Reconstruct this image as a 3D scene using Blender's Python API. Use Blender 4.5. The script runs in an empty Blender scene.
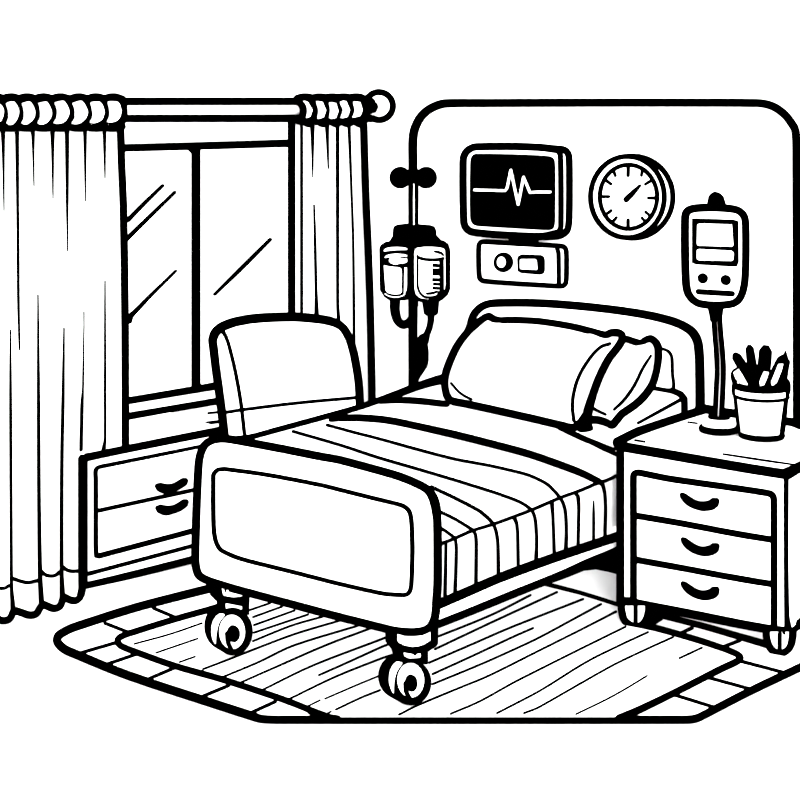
import bpy, bmesh, math
from mathutils import Vector
from mathutils.bvhtree import BVHTree
V = Vector
sc = bpy.context.scene
COL = sc.collection
# ------------------------------------------------------------------ camera
FP, HOR, CH = 1634.0, 90.0, 2.2          # focal length (px), horizon row, eye height (m)
CAM = V((0, 0, CH))
cd = bpy.data.cameras.new('camera'); cam = bpy.data.objects.new('camera', cd); COL.objects.link(cam)
cam.location = CAM; cam.rotation_euler = (math.radians(90), 0, 0)
cd.sensor_width = 36; cd.lens = FP/800*36; cd.shift_y = -(400-HOR)/800
cd.clip_start = .05; cd.clip_end = 200
sc.camera = cam
sc.view_settings.view_transform = 'Standard'; sc.view_settings.look = 'None'
sc.view_settings.gamma = 1; sc.view_settings.use_curve_mapping = False
sc.view_settings.exposure = 0.8
w = bpy.data.worlds.new('sky'); sc.world = w; w.use_nodes = True
w.node_tree.nodes['Background'].inputs[0].default_value = (1, 1, 1, 1)
w.node_tree.nodes['Background'].inputs[1].default_value = 2.5

sd = bpy.data.lights.new('fill_sun', 'SUN'); sd.energy = 4.2; sd.angle = math.radians(12)  # added frontal fill along the view, evens out the white surfaces
fill_sun = bpy.data.objects.new('fill_sun', sd); COL.objects.link(fill_sun); fill_sun.location = (0, -3, 4)
fill_sun.rotation_euler = V((.0, 1, -.27)).to_track_quat('-Z', 'Y').to_euler()
# ------------------------------------------------------------------ materials
def mat(name, col, rough=1.0, noise=0.0, alpha=None):
    m = bpy.data.materials.new(name); m.use_nodes = True
    nt = m.node_tree; b = nt.nodes['Principled BSDF']
    b.inputs['Base Color'].default_value = (*col, 1)
    b.inputs['Roughness'].default_value = rough
    b.inputs['Specular IOR Level'].default_value = 0
    if noise:
        t = nt.nodes.new('ShaderNodeTexNoise'); t.inputs['Scale'].default_value = 60
        r = nt.nodes.new('ShaderNodeValToRGB')
        r.color_ramp.elements[0].color = (*[c-noise for c in col], 1); r.color_ramp.elements[1].color = (*col, 1)
        nt.links.new(t.outputs['Fac'], r.inputs['Fac']); nt.links.new(r.outputs['Color'], b.inputs['Base Color'])
    return m
M = {
 'wall': mat('white_paint', (.96,.96,.96), noise=.03),
 'floor': mat('white_floor', (.96,.96,.96), noise=.03),
 'cloth': mat('white_cloth', (.96,.96,.96), noise=.04),
 'enamel': mat('white_enamel', (.96,.96,.96), noise=.02),
 'ink': mat('black_lacquer', (0,0,0)),
}
g = bpy.data.materials.new('window_glass'); g.use_nodes = True
nt = g.node_tree; nt.nodes.clear()
o_ = nt.nodes.new('ShaderNodeOutputMaterial'); mx = nt.nodes.new('ShaderNodeMixShader')
tr = nt.nodes.new('ShaderNodeBsdfTransparent'); gl = nt.nodes.new('ShaderNodeBsdfGlossy'); gl.inputs['Roughness'].default_value = .02
mx.inputs[0].default_value = .08
nt.links.new(tr.outputs[0], mx.inputs[1]); nt.links.new(gl.outputs[0], mx.inputs[2]); nt.links.new(mx.outputs[0], o_.inputs[0])
M['glass'] = g

# ------------------------------------------------------------------ surfaces
def ray(u, v): return V(((u-400)/FP, 1, (HOR-v)/FP))
def proj(p): return (400+FP*p.x/p.y, HOR+FP*(CH-p.z)/p.y)
class Plane:
    def __init__(s, p, n): s.p = V(p); s.n = V(n).normalized()
    def off(s, d): return Plane(s.p+s.n*d, s.n)
    def hit(s, u, v, d=0):
        r = ray(u, v); return CAM + r*(((s.p+s.n*d-CAM).dot(s.n))/r.dot(s.n))
    def back(s, q, th): return q - s.n*th
class MeshSurf:
    def __init__(s, part, fb): s.b = BVHTree.FromPolygons(part.v, [f[0] for f in part.f]); s.fb = fb; s.t = None
    def raw(s, u, v):
        r = ray(u, v); l, n, i, dist = s.b.ray_cast(CAM, r.normalized())
        if l is None:
            return (CAM + r*s.t if s.t else s.fb.hit(u, v)), .6
        s.t = l.y; return l, max(.3, abs(n.dot(r.normalized())))
    def hit(s, u, v, d=0):
        l, c = s.raw(u, v); r = ray(u, v).normalized(); return l - r*(d/c)
    def back(s, q, th): return q + (q-CAM).normalized()*th
def smooth(pts, closed=False, sub=5):
    n = len(pts)
    if n < 3: return [tuple(p) for p in pts]
    out = []; rng = n if closed else n-1
    for i in range(rng):
        P = [pts[(i+k) % n] if closed else pts[min(max(i+k, 0), n-1)] for k in (-1, 0, 1, 2)]
        # centripetal-like damping so that uneven spacing does not overshoot
        d = math.dist(P[1][:2], P[2][:2]); 
        def tan(a, b, c):
            da, db = math.dist(a[:2], b[:2]), math.dist(b[:2], c[:2])
            if da+db < 1e-9: return [0]*len(a)
            if da < 1e-9: return [(z-y)/db for y, z in zip(b, c)]
            if db < 1e-9: return [(y-x)/da for x, y in zip(a, b)]
            return [((y-x)*da+(z-y)*db)/(da*da+db*db) for x, y, z in zip(a, b, c)]
        t1, t2 = tan(P[0], P[1], P[2]), tan(P[1], P[2], P[3])
        for k in range(sub):
            t = k/sub; h = (2*t**3-3*t*t+1, t**3-2*t*t+t, -2*t**3+3*t*t, t**3-t*t)
            out.append(tuple(h[0]*P[1][j]+h[1]*d*t1[j]+h[2]*P[2][j]+h[3]*d*t2[j] for j in range(len(P[1]))))
    if not closed: out.append(tuple(pts[-1]))
    return out
def ell(cx, cy, rx, ry, n=40, a0=0, a1=360):
    m = n if a1-a0 >= 360 else n-1
    return [(cx+rx*math.cos(math.radians(a0+(a1-a0)*i/m)), cy+ry*math.sin(math.radians(a0+(a1-a0)*i/m))) for i in range(n)]
def zz(x0, y0, k, pts): return [(x0+a/k, y0+b/k) for a, b in pts]

# ------------------------------------------------------------------ mesh collector
LW = .9     # line weight allowance (px)
class Part:
    def __init__(s): s.v = []; s.f = []
    def quad(s, a, m): s.f.append((tuple(a), m))
    def slab(s, surf, poly, th=.02, m=0, d=0, sm=True):
        if sm: poly = smooth(poly, True, 4)
        b = len(s.v); n = len(poly)
        F = [surf.hit(u, v, d) for u, v in poly]
        s.v += F + [surf.back(q, th) for q in F]
        s.quad(range(b, b+n), m); s.quad(range(b+2*n-1, b+n-1, -1), m)
        for i in range(n):
            j = (i+1) % n; s.quad((b+i, b+n+i, b+n+j, b+j), m)
        return s
    def stroke(s, surf, pts, w, m=1, d=.003, th=.006, sm=True, closed=False, cap=True):
        if not sm and len(pts) > 2:
            P = pts+[pts[0]] if closed else pts
            for i in range(len(P)-1): s.stroke(surf, [P[i], P[i+1]], w, m, d, th)
            return s
        ws = w if isinstance(w, (list, tuple)) else [w]*len(pts)
        ws = [x+(LW if m == 1 else -.5) for x in ws]
        if len(ws) != len(pts): ws = [ws[0]+(ws[-1]-ws[0])*i/(len(pts)-1) for i in range(len(pts))]
        Q = smooth([(p[0], p[1], x) for p, x in zip(pts, ws)], closed)
        if len(Q) == 2:
            Q = [tuple(Q[0][k]+(Q[1][k]-Q[0][k])*t/6 for k in range(3)) for t in range(7)]
        n = len(Q); S = []
        for i in range(n):
            a = Q[(i-1) % n] if closed else Q[max(i-1, 0)]; c = Q[(i+1) % n] if closed else Q[min(i+1, n-1)]
            dx, dy = c[0]-a[0], c[1]-a[1]; l = math.hypot(dx, dy) or 1
            S.append((Q[i][0], Q[i][1], dx/l, dy/l, Q[i][2]/2))
        if cap and not closed:
            def ext(e, sg):
                x, y, tx, ty, r = e; o = []
                for k in (.35, .65, .87, .98): o.append((x+sg*tx*r*k, y+sg*ty*r*k, tx, ty, r*math.sqrt(1-k*k)))
                return o
            S = ext(S[0], -1)[::-1] + S + ext(S[-1], 1)
        b = len(s.v); n = len(S)
        for x, y, tx, ty, r in S:
            r = max(r, .15)
            A = surf.hit(x-ty*r, y+tx*r, d); B = surf.hit(x+ty*r, y-tx*r, d)
            s.v += [A, B, surf.back(B, th), surf.back(A, th)]
        for i in range(n if closed else n-1):
            p, q = b+4*i, b+4*((i+1) % n)
            for k in range(4): s.quad((p+k, p+(k+1) % 4, q+(k+1) % 4, q+k), m)
        if not closed:
            s.quad((b, b+3, b+2, b+1), m); e = b+4*(n-1); s.quad((e, e+1, e+2, e+3), m)
        return s
    def tube(s, P, R, m=1, closed=False, ns=8):
        P = [V(p) for p in P]; n = len(P); b = len(s.v)
        if not isinstance(R, (list, tuple)): R = [R]*n
        R = list(R)
        if not closed:
            t0 = (P[0]-P[1]).normalized(); t1 = (P[-1]-P[-2]).normalized()
            P = [P[0]+t0*R[0]*.8] + P + [P[-1]+t1*R[-1]*.8]; R = [R[0]*.45]+R+[R[-1]*.45]; n += 2
        up = V((0, 0, 1)); xp = None
        for i in range(n):
            t = (P[(i+1) % n]-P[(i-1) % n]) if closed else (P[min(i+1, n-1)]-P[max(i-1, 0)])
            t.normalize()
            if xp is None:
                x = t.cross(up)
                if x.length < .1: x = t.cross(V((1, 0, 0)))
            else: x = xp - t*xp.dot(t)
            x.normalize(); xp = x; y = x.cross(t)
            for k in range(ns):
                a = 2*math.pi*k/ns; s.v.append(P[i]+(x*math.cos(a)+y*math.sin(a))*R[i])
        for i in range(n if closed else n-1):
            j = (i+1) % n
            for k in range(ns): s.quad((b+i*ns+k, b+i*ns+(k+1) % ns, b+j*ns+(k+1) % ns, b+j*ns+k), m)
        if not closed:
            s.quad(range(b+ns-1, b-1, -1), m); e = b+(n-1)*ns; s.quad(range(e, e+ns), m)
        return s
    def line(s, surf, pts, w, m=1, lift=.9, sm=True, closed=False):
        """a raised seam that follows a curved surface"""
        ws = w if isinstance(w, (list, tuple)) else [w]*len(pts)
        ws = [x+(LW if m == 1 else -.5) for x in ws]
        if len(ws) != len(pts): ws = [ws[0]+(ws[-1]-ws[0])*i/(len(pts)-1) for i in range(len(pts))]
        Q = [(p[0], p[1], x) for p, x in zip(pts, ws)]
        if len(Q) == 2: Q = [tuple(Q[0][k]+(Q[1][k]-Q[0][k])*t/10 for k in range(3)) for t in range(11)]
        elif sm: Q = smooth(Q, closed)
        P = []; R = []
        for u, v, x in Q:
            r = None
            if isinstance(surf, MeshSurf):
                l, c = surf.raw(u, v)
            else:
                l = surf.hit(u, v); c = max(.3, abs(surf.n.dot(ray(u, v).normalized())))
            r = x/2*l.y/FP; l = l - ray(u, v).normalized()*(r*lift/c)
            P.append(l); R.append(r)
        return s.tube(P, R, m, closed)
    def box(s, o, ax, ay, az, m=0):
        b = len(s.v); o, ax, ay, az = V(o), V(ax), V(ay), V(az)
        for k in range(8): s.v.append(o+ax*(k & 1)+ay*((k >> 1) & 1)+az*(k >> 2))
        for q in ((0,2,3,1),(4,5,7,6),(0,1,5,4),(2,6,7,3),(0,4,6,2),(1,3,7,5)): s.quad([b+i for i in q], m)
        return s
    def lathe(s, c, prof, m=0, ns=40, axis=V((0,0,1)), capb=True, capt=True):
        c = V(c); x = axis.orthogonal().normalized(); y = axis.cross(x).normalized(); b = len(s.v)
        for r, z in prof:
            for k in range(ns):
                a = 2*math.pi*k/ns; s.v.append(c+axis*z+(x*math.cos(a)+y*math.sin(a))*r)
        for i in range(len(prof)-1):
            for k in range(ns): s.quad((b+i*ns+k, b+i*ns+(k+1) % ns, b+(i+1)*ns+(k+1) % ns, b+(i+1)*ns+k), m)
        if capb: s.quad(range(b+ns-1, b-1, -1), m)
        if capt: e = b+(len(prof)-1)*ns; s.quad(range(e, e+ns), m)
        return s
    def ring(s, c, R, r, m=1, axis=V((0,0,1)), n=40):
        x = axis.orthogonal().normalized(); y = axis.cross(x).normalized()
        return s.tube([V(c)+(x*math.cos(2*math.pi*k/n)+y*math.sin(2*math.pi*k/n))*R for k in range(n)], r, m, True)
    def cushion(s, surf, poly, h, m=0, hb=None, rings=8, d=0):
        poly = smooth(poly, True, 3); n = len(poly); hb = h if hb is None else hb
        cx = sum(p[0] for p in poly)/n; cy = sum(p[1] for p in poly)/n; b = len(s.v)
        for sg, hh in ((1, h), (-1, hb)):
            for k in range(rings):
                q = math.cos(math.pi/2*k/rings)
                for u, v in poly:
                    p = surf.hit(cx+(u-cx)*q, cy+(v-cy)*q, d); s.v.append(p + surf.n*(sg*hh*math.sin(math.pi/2*k/rings)**.8))
            s.v.append(surf.hit(cx, cy, d)+surf.n*sg*hh)
            o = b; b = len(s.v)
            for k in range(rings-1):
                for i in range(n):
                    j = (i+1) % n; q = (o+k*n+i, o+k*n+j, o+(k+1)*n+j, o+(k+1)*n+i); s.quad(q if sg > 0 else q[::-1], m)
            for i in range(n):
                j = (i+1) % n; q = (o+(rings-1)*n+i, o+(rings-1)*n+j, b-1); s.quad(q if sg > 0 else q[::-1], m)
        return s
    def grid(s, rows, m=0):
        b = len(s.v); nc = len(rows[0])
        for r in rows: s.v += [V(p) for p in r]
        for i in range(len(rows)-1):
            for j in range(nc-1): s.quad((b+i*nc+j, b+i*nc+j+1, b+(i+1)*nc+j+1, b+(i+1)*nc+j), m)
        return s
    def sheet(s, rows, off, m=0):
        """cloth with a real thickness: front grid, back grid and a rim"""
        b = len(s.v); nr, nc = len(rows), len(rows[0]); s.grid(rows, m); s.grid([[V(p)+off for p in r] for r in rows], m); N = nr*nc
        rim = [j for j in range(nc)]+[i*nc+nc-1 for i in range(1, nr)]+[(nr-1)*nc+j for j in range(nc-2, -1, -1)]+[i*nc for i in range(nr-2, 0, -1)]
        for i in range(len(rim)):
            a, c = rim[i], rim[(i+1) % len(rim)]; s.quad((b+a, b+c, b+N+c, b+N+a), m)
        return s
    def build(s, name, parent=None, mats=('enamel', 'ink'), shade=False):
        me = bpy.data.meshes.new(name); ob = bpy.data.objects.new(name, me); COL.objects.link(ob)
        off = V((0, 0, 0))
        if parent is not None:
            ob.parent = parent; q = parent
            while q is not None: off += q.location; q = q.parent
        else:
            xs = [p.x for p in s.v]; ys = [p.y for p in s.v]
            off = V(((min(xs)+max(xs))/2, (min(ys)+max(ys))/2, min(p.z for p in s.v))); ob.location = off
        me.from_pydata([p-off for p in s.v], [], [f[0] for f in s.f])
        for k in mats: me.materials.append(M[k])
        for pl, f in zip(me.polygons, s.f): pl.material_index = f[1]; pl.use_smooth = shade
        bm = bmesh.new(); bm.from_mesh(me)
        bmesh.ops.triangulate(bm, faces=[f for f in bm.faces if len(f.verts) > 4])
        bm.to_mesh(me); bm.free(); me.update()
        return ob
def tag(o, label=None, cat=None, group=None, kind=None):
    if label: o['label'] = label
    if cat: o['category'] = cat
    if group: o['group'] = group
    if kind: o['kind'] = kind
    return o
def thing(name, loc, label, cat, group=None):
    o = bpy.data.objects.new(name, None); COL.objects.link(o); o.location = loc; o.empty_display_size = .1
    return tag(o, label, cat, group)

# ------------------------------------------------------------------ main planes of the place
FLOOR = Plane((0,0,0), (0,0,1))
ka = V((.774, .633, 0)).normalized(); kn = V((ka.y, -ka.x, 0))                 # along / out of the window wall
K = Plane(V((-1.40, 7.27, 0))+kn*.06, kn)                                                 # front of the low cabinet
W = K.off(-.61)                                                                # window wall
RODP = K.off(-.16)
ba = V((math.cos(math.radians(20)), -math.sin(math.radians(20)), 0)); bn = V((ba.y, -ba.x, 0))
B = Plane((.063, 8.6, 0), bn)                                                   # back wall
ph = math.radians(37)
fa = V((math.cos(ph), -math.sin(ph), 0)); fb = V((math.sin(ph), math.cos(ph), 0))   # across / along the bed
F = Plane((0, 5.80, 0), -fb)                                                    # footboard face
na_ = math.radians(32)
na = V((math.cos(na_), -math.sin(na_), 0)); nb = V((math.sin(na_), math.cos(na_), 0))
N = Plane((.963, 6.68, 0), -nb)                                                 # nightstand face

# ------------------------------------------------------------------ room shell
def struct(p, name, mats=('wall', 'ink')):
    o = p.build(name, None, mats); o['kind'] = 'structure'; return o
p = Part(); p.box((-7, -2, -.1), (14, 0, 0), (0, 13, 0), (0, 0, .1)); struct(p, 'floor', ('floor', 'ink'))
# corner where both walls meet
def lineint(p1, d1, p2, d2):
    den = d1.x*d2.y-d1.y*d2.x; e = p2-p1; return (e.x*d2.y-e.y*d2.x)/den
WH = 3.3
sW = lineint(W.p, ka, B.p, ba); corner = W.p+ka*sW
tB0 = (corner-B.p).dot(ba)
p = Part(); p.box(B.p+ba*(tB0-.0), ba*4.2, -bn*.12, V((0,0,WH))); struct(p, 'wall_back')
def ws(u, v): q = W.hit(u, v); return (q-W.p).dot(ka), q.z
s0 = ws(98, 300)[0]; s1 = ws(318, 300)[0]; z1 = ws(200, 146)[1]; z0 = ws(160, 397)[1]
p = Part(); T = -kn*.12; sl = -4.5
def wbox(a, b, c, d): p.box(W.p+ka*a+V((0,0,c)), ka*(b-a), T, V((0,0,d-c)))
wbox(sl, s0, 0, WH); wbox(s1, sW, 0, WH); wbox(s0, s1, 0, z0); wbox(s0, s1, z1, WH)
struct(p, 'wall_left')
# window
win = bpy.data.objects.new('window_1', None); COL.objects.link(win); win['kind'] = 'structure'
win.location = W.p+ka*((s0+s1)/2)+V((0,0,z0))
p = Part()
p.stroke(W, [(96,148.8),(124,148),(200,146),(280,143.6),(320,142.4)], 7, d=.012, th=.022)
p.stroke(W, [(96,407),(130,401.6),(192,391),(218,386.3),(320,368)], 7, d=.012, th=.022)
p.stroke(W, [(98,148),(98,406)], 7, d=.012, th=.022); p.stroke(W, [(318,143),(318,369)], 7, d=.012, th=.022)
p.build('window_frame', win, ('enamel', 'ink'))
p = Part(); p.stroke(W, [(196.8,148),(196.8,391)], 7.2, d=.012, th=.016); p.slab(W, [(189,150.5),(196,147),(196,158)], .01, 1, .011, sm=False)
p.stroke(W, [(197.5,372),(199,384),(204,388)], 3, d=.010, th=.03)
p.build('window_mullion', win)
p = Part(); p.slab(W, [(98,148),(196,146),(196,391),(98,407)], .006, 0, -.03, sm=False)
for a in ([(128.4,220),(146,202),(163,185.6)], [(126,240),(150,216.5),(175,192.4)]): p.stroke(W, a, [4,3.4,2.6], d=-.028)  # glints on the pane, drawn as black strokes
p.stroke(W, [(129.5,321),(131.6,315.5),(137,310),(150,296.5),(176,271)], [5,4.6,3.8,3,2], d=-.028)  # lower glint, drawn the same way
p.build('glass_pane', win, ('glass', 'ink'))
p = Part(); p.slab(W, [(196,146),(318,142.5),(318,368),(196,391)], .006, 0, -.03, sm=False)
p.stroke(W, [(215,294.4),(243,267),(270.5,239.5)], [2.4,3.6,3], d=-.028)  # glint drawn on the right pane
p.build('glass_pane', win, ('glass', 'ink'))
p = Part(); p.slab(W, [(92,412.5),(130,406),(218,391.5),(330,371),(330,384),(218,401),(130,416),(92,422)], .06, 0, .05, sm=False)
p.stroke(W, [(92,422.5),(130,416),(218,401),(330,382)], 6.4, d=.053)
struct(p, 'trim_2', ('enamel', 'ink'))
# raised head wall line
p = Part()
p.stroke(B, [(412.5,507),(412.5,300),(412.5,160),(412.5,140),(415,127),(422,115),(433,107),(446,103.3),(480,103),(600,102.6),(700,102.6),(757,103),(772,106),(784,114),(792,124),(795.5,132),(796.3,150),(796.8,300),(797,430),(797,540)],
         [8]*4+[8]*4+[7.6]*4+[7.6]*8, d=.012, th=.02)
struct(p, 'trim_1', ('enamel', 'ink'))

# ------------------------------------------------------------------ floor mat and rug
MT = Plane((0,0,.004), (0,0,1))
outer = [(57,640),(60,634),(74,627),(130,609),(175,597),(211,588),(300,560),(420,545),(500,570),(544,585),(580,594),(617,605.5),(652,613),(700,625),(763,644),(806,654),(830,652),(800,667),(747.5,692),(700,717),(691,719),(265,719),(252,715),(222.5,706),(130,675.6),(69,651),(58,645)]
p = Part(); p.slab(MT, outer, .004, 0, 0, sm=False)
p.stroke(MT, [(211,588),(175,597),(130,609),(74,627),(60,634),(57,640),(61,646),(69,651),(130,675.6),(222.5,706),(252,715.5),(262,718.5),(280,719.2),(400,719.3),(500,719.3),(600,719.3),(680,719.2),(692,718.8),(701,716),(747.5,692),(802,666)], [8]*11+[7]*10, d=.002, th=.003)
p.stroke(MT, [(211,588),(215,586.5),(240,580)], 8, d=.002, th=.003)
p.stroke(MT, [(544,584.6),(580,594),(617,605.5)], 6, d=.002, th=.003)
p.stroke(MT, [(617,605),(652,613),(700,625),(735,635),(766,644)], [6,5,5.5,6,6.5], d=.002, th=.003)
for a, b in (((107.5,624),(128,632)),((156,609),(177,618)),((83,652),(114,643)),((110,663),(139,653)),((152.5,677),(176,667)),((203,696),(227,686)),((253,711.6),(274,702)),
             ((681,633),(691.5,628)),((725,646),(739,640.6)),((651,625),(661,618.5)),((741,661),(782.5,672)),((707,677),(747.5,688)),((674,694.5),(711,706))):
    a, b = (a[0]-(b[0]-a[0])*.12, a[1]-(b[1]-a[1])*.12), (b[0]+(b[0]-a[0])*.06, b[1]+(b[1]-a[1])*.06)
    p.stroke(MT, [a, b], 2.9, d=.0015, th=.003)
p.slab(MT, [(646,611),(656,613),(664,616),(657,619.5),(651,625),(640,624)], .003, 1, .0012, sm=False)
tag(p.build('floor_mat', None, ('floor', 'ink')), 'large floor mat with a tiled border under bed and nightstand', 'mat')
RG = Plane((0,0,.0075), (0,0,1))
inner = [(117,641),(121,636),(130,633),(175,619),(222,606),(300,585),(420,560),(500,572),(544,586),(580,595),(617,606.5),(638,624),(660,629),(695,639),(721,648),(735,653),(740,657),(735,661),(675,693),(622,716.5),(328,716.5),(290,701.5),(222.5,679),(137,652),(119,645)]
p = Part(); p.slab(RG, inner, .0033, 0, 0, sm=False)
p.stroke(RG, [(222,605.5),(209,609.5),(175,619),(130,633),(121,636.5),(117.5,641),(122,646),(137,652),(175,665.5),(222.5,679),(267.5,693.6),(290,701.5),(312.5,710.5),(328,717)], [6,6,6,6,6,6]+[5.5]*7+[7], d=.001, th=.003)
p.stroke(RG, [(310,711),(322,716),(338,718)], [5,7,5], d=.001, th=.003)
p.stroke(RG, [(638,624),(660,629),(695,639),(721,647.5),(735,653),(740.5,657.5),(735,662),(720,669),(675,692),(640,709),(619,718)], [6,6,6,6,6,6,6,6,6,6.5,7], d=.001, th=.003)
S_ = [[(134.5,643.7),(170,634),(202,623)],[(156,652.7),(177,645.5),(197.5,638.5)],[(179.5,662),(195,656.5)],[(203,669),(228,659.5),(252,650),(294.5,634),(339.5,620.5)],
 [(249.5,610),(270,603)],[(253,617),(282,606.5)],[(254,625),(294.5,610.4)],[(254,632.5),(308,614.4)],[(253,641),(290,626),(322.6,616.5)],
 [(222.5,677),(258.5,662),(294.5,645),(357.5,625.7)],[(241.6,682),(276.5,666.6),(326,645),(371,628)],[(262,690),(312.5,665.5),(380,639.6),(389,636)],
 [(319,675),(346,663),(380,647.5),(389,644)],[(289,699),(335,676.8),(380,658.8),(395,654)],[(308,706),(320,700)],[(325,698.6),(357.5,684.6),(380,675.3)],[(328,712.8),(331,711.4)],[(336,709.4),(360,698),(380,690)],
 [(439,636),(490,615.4),(530.5,595)],[(435,649),(490,623),(557,592)],[(429,662.6),(470,645),(512.5,626.6),(583,599)],[(432.6,674),(472,656),(512.5,637),(533,628)],
 [(432.6,684),(480,664.5),(512.5,650),(540,637),(580,615.4),(601,604)],[(399,714.5),(418,705),(457.5,688.5),(490,675),(540,650),(580,630),(616,611.5)],
 [(450.6,713.7),(480,701),(512.5,683),(540,669),(580,649),(625.5,626.6)],[(497,713),(540,690.5),(585,662.6),(620,645),(648,632)],[(524,713),(540,706.5),(607.5,668),(640,652),(673,637)],
 [(576,714),(605,700),(625,689),(647,675.7)],[(679.5,658),(702,647.5)]]
for i, a in enumerate(S_): p.stroke(RG, a, 1.2 if i in (0,1,2,15,16,14,27) else 1.6, d=.001, th=.002)
tag(p.build('striped_rug', None, ('cloth', 'ink')), 'long rug with fine diagonal stripes lying under the bed', 'rug')

# ------------------------------------------------------------------ low cabinet under the window
CL = 'low white drawer cabinet under the window'
cab = thing('low_cabinet', FLOOR.hit(140,575), CL, 'cabinet')
p = Part(); p.slab(K, [(84.5,458),(130,449),(228,429.5),(228,550),(84.5,587)], .52, 0, 0, sm=False)
p.stroke(K, [(84.5,458),(130,448.5),(180,438.5),(228,429)], 7.2)
p.stroke(K, [(85,586.5),(138,573.5),(191,560),(228,550)], 7)
p.stroke(K, [(86,574.6),(191,546.4),(228,536.5)], 3.6)
p.stroke(K, [(85,458),(85,587)], 5)
p.stroke(K, [(96.5,556),(96,545),(96,480),(95.8,471),(99,467.4),(110,465),(200,447),(228,441)], 3.8)
CTz = K.hit(130,449).z; CT = Plane((0,0,CTz), (0,0,1))
p.stroke(CT, [(190,424.8),(222,420.6)], 1.7, d=.012); p.stroke(CT, [(183,425.6),(187.5,425.2)], .6, d=.012); p.stroke(CT, [(208,412.6),(220,411.4)], .8, d=.012)
p.build('carcass', cab)
for k, (top, bot, h, wd) in enumerate(((((99,469.5),(228,443)), ((228,482),(99,508.5)), [(158.5,486.5),(165,488.8),(172,488),(178,485.5),(184.3,481.5)], 3.6),
                                   (((99,514),(228,486.5)), ((228,521),(99,553)), [(159,508.5),(166,510.6),(173,509.5),(179,507),(185,502.8)], 5))):
    p = Part(); p.slab(K, [*top, *bot], .015, 0, .004, sm=False)
    a, b = ((99,510.6),(228,482.8)) if k == 0 else ((99,556),(228,521.5))
    if k == 0: p.stroke(K, [a, (193,490.2), b], wd, d=.007, th=.01)
    else: p.stroke(K, [a, (192,531.2), b], wd, d=.007, th=.01)
    dr = p.build('drawer', cab)
    q = Part(); q.line(K.off(.02), h, [8,9.4,8.6,8.6,8.2]); q.build('handle', dr, ('ink','ink'), True)

# ------------------------------------------------------------------ curtain rod, rings
rc = lambda u: RODP.hit(u, 109.8)
A_, B_ = rc(-60), rc(372); A_.z = B_.z = (rc(125).z+rc(300).z)/2
zr_ = A_.z
rod = thing('curtain_rod', (A_+B_)/2, 'white curtain rod with round end knob above the window', 'curtain rod')
p = Part(); ax = (B_-A_).normalized(); L = (B_-A_).length
p.lathe(A_, [(.036,0),(.036,L)], 0, 20, ax)
for sgn in (1, -1):
    P = [RODP.hit(u, 109.9-8.6*sgn, .03) for u in (-60,60,125,200,300,372)]; p.tube(P, [8/2*q.y/FP for q in P])
p.build('rod', rod, shade=True)
# end knob
p = Part(); c = RODP.hit(379, 106); r = 10.6*c.y/FP
prof = [(r*math.sin(math.pi*i/14), -r*math.cos(math.pi*i/14)) for i in range(15)]; prof[0] = (.002, -r); prof[-1] = (.002, r)
p.lathe(c, prof, 0, 28, V((0,0,1)))
cp = Plane(c, CAM-c)
p.stroke(cp, ell(379,106,13.2,13.2,28), 7.4, d=0, th=.02, closed=True)
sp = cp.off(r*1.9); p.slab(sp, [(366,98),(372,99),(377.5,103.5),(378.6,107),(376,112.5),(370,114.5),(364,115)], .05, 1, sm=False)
p.build('finial', rod, shade=False)
for u in (62, 345): p = Part(); q = rc(u); q.z = zr_; p.box(q-ax*.012-V((0,0,.012)), ax*.024, -kn*.45, V((0,0,.024))); p.build('wall_bracket', rod)
crL = [[(8,102),(14,101.6),(19,110),(17.6,118),(13,124),(7.6,124.6),(9,118),(8.2,110),(6.4,104)]]
for pts in ([(118,112),(150,108),(175,150),(170,190),(140,218),(112,222),(122,190),(120,150),(112,118)],
            [(200,112),(235,110),(260,160),(250,195),(225,218),(192,222),(204,185),(200,140),(195,115)],
            [(285,108),(320,105),(348,155),(335,195),(310,215),(272,218),(285,190),(288,150),(275,112)],
            [(370,110),(410,105),(440,155),(430,190),(400,215),(365,220),(378,185),(378,150),(365,115)],
            [(460,108),(500,110),(522,150),(515,190),(490,210),(455,215),(467,180),(462,145),(455,112)],
            [(540,105),(590,110),(607,150),(600,185),(580,205),(540,212),(550,180),(548,140),(540,108)]): crL.append(zz(0,80,5,pts))
crL.insert(0, [(-9,102),(-4,101.6),(2,106),(4,112),(2,119),(-3,124),(-9,124.6),(-8,118),(-8,108)])
crR = [zz(260,80,5,q) for q in ([(205,106),(222,103),(238,110),(263,150),(250,184),(224,191),(231,160),(222,125)],
       [(283,104),(310,108),(330,150),(318,185),(290,196),(298,155),(292,125)], [(350,110),(378,115),(392,155),(378,190),(346,196),(352,150)],
       [(400,100),(430,105),(450,150),(435,185),(403,192),(418,150)], [(470,105),(500,110),(513,150),(500,180),(463,188),(477,150)])]
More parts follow.
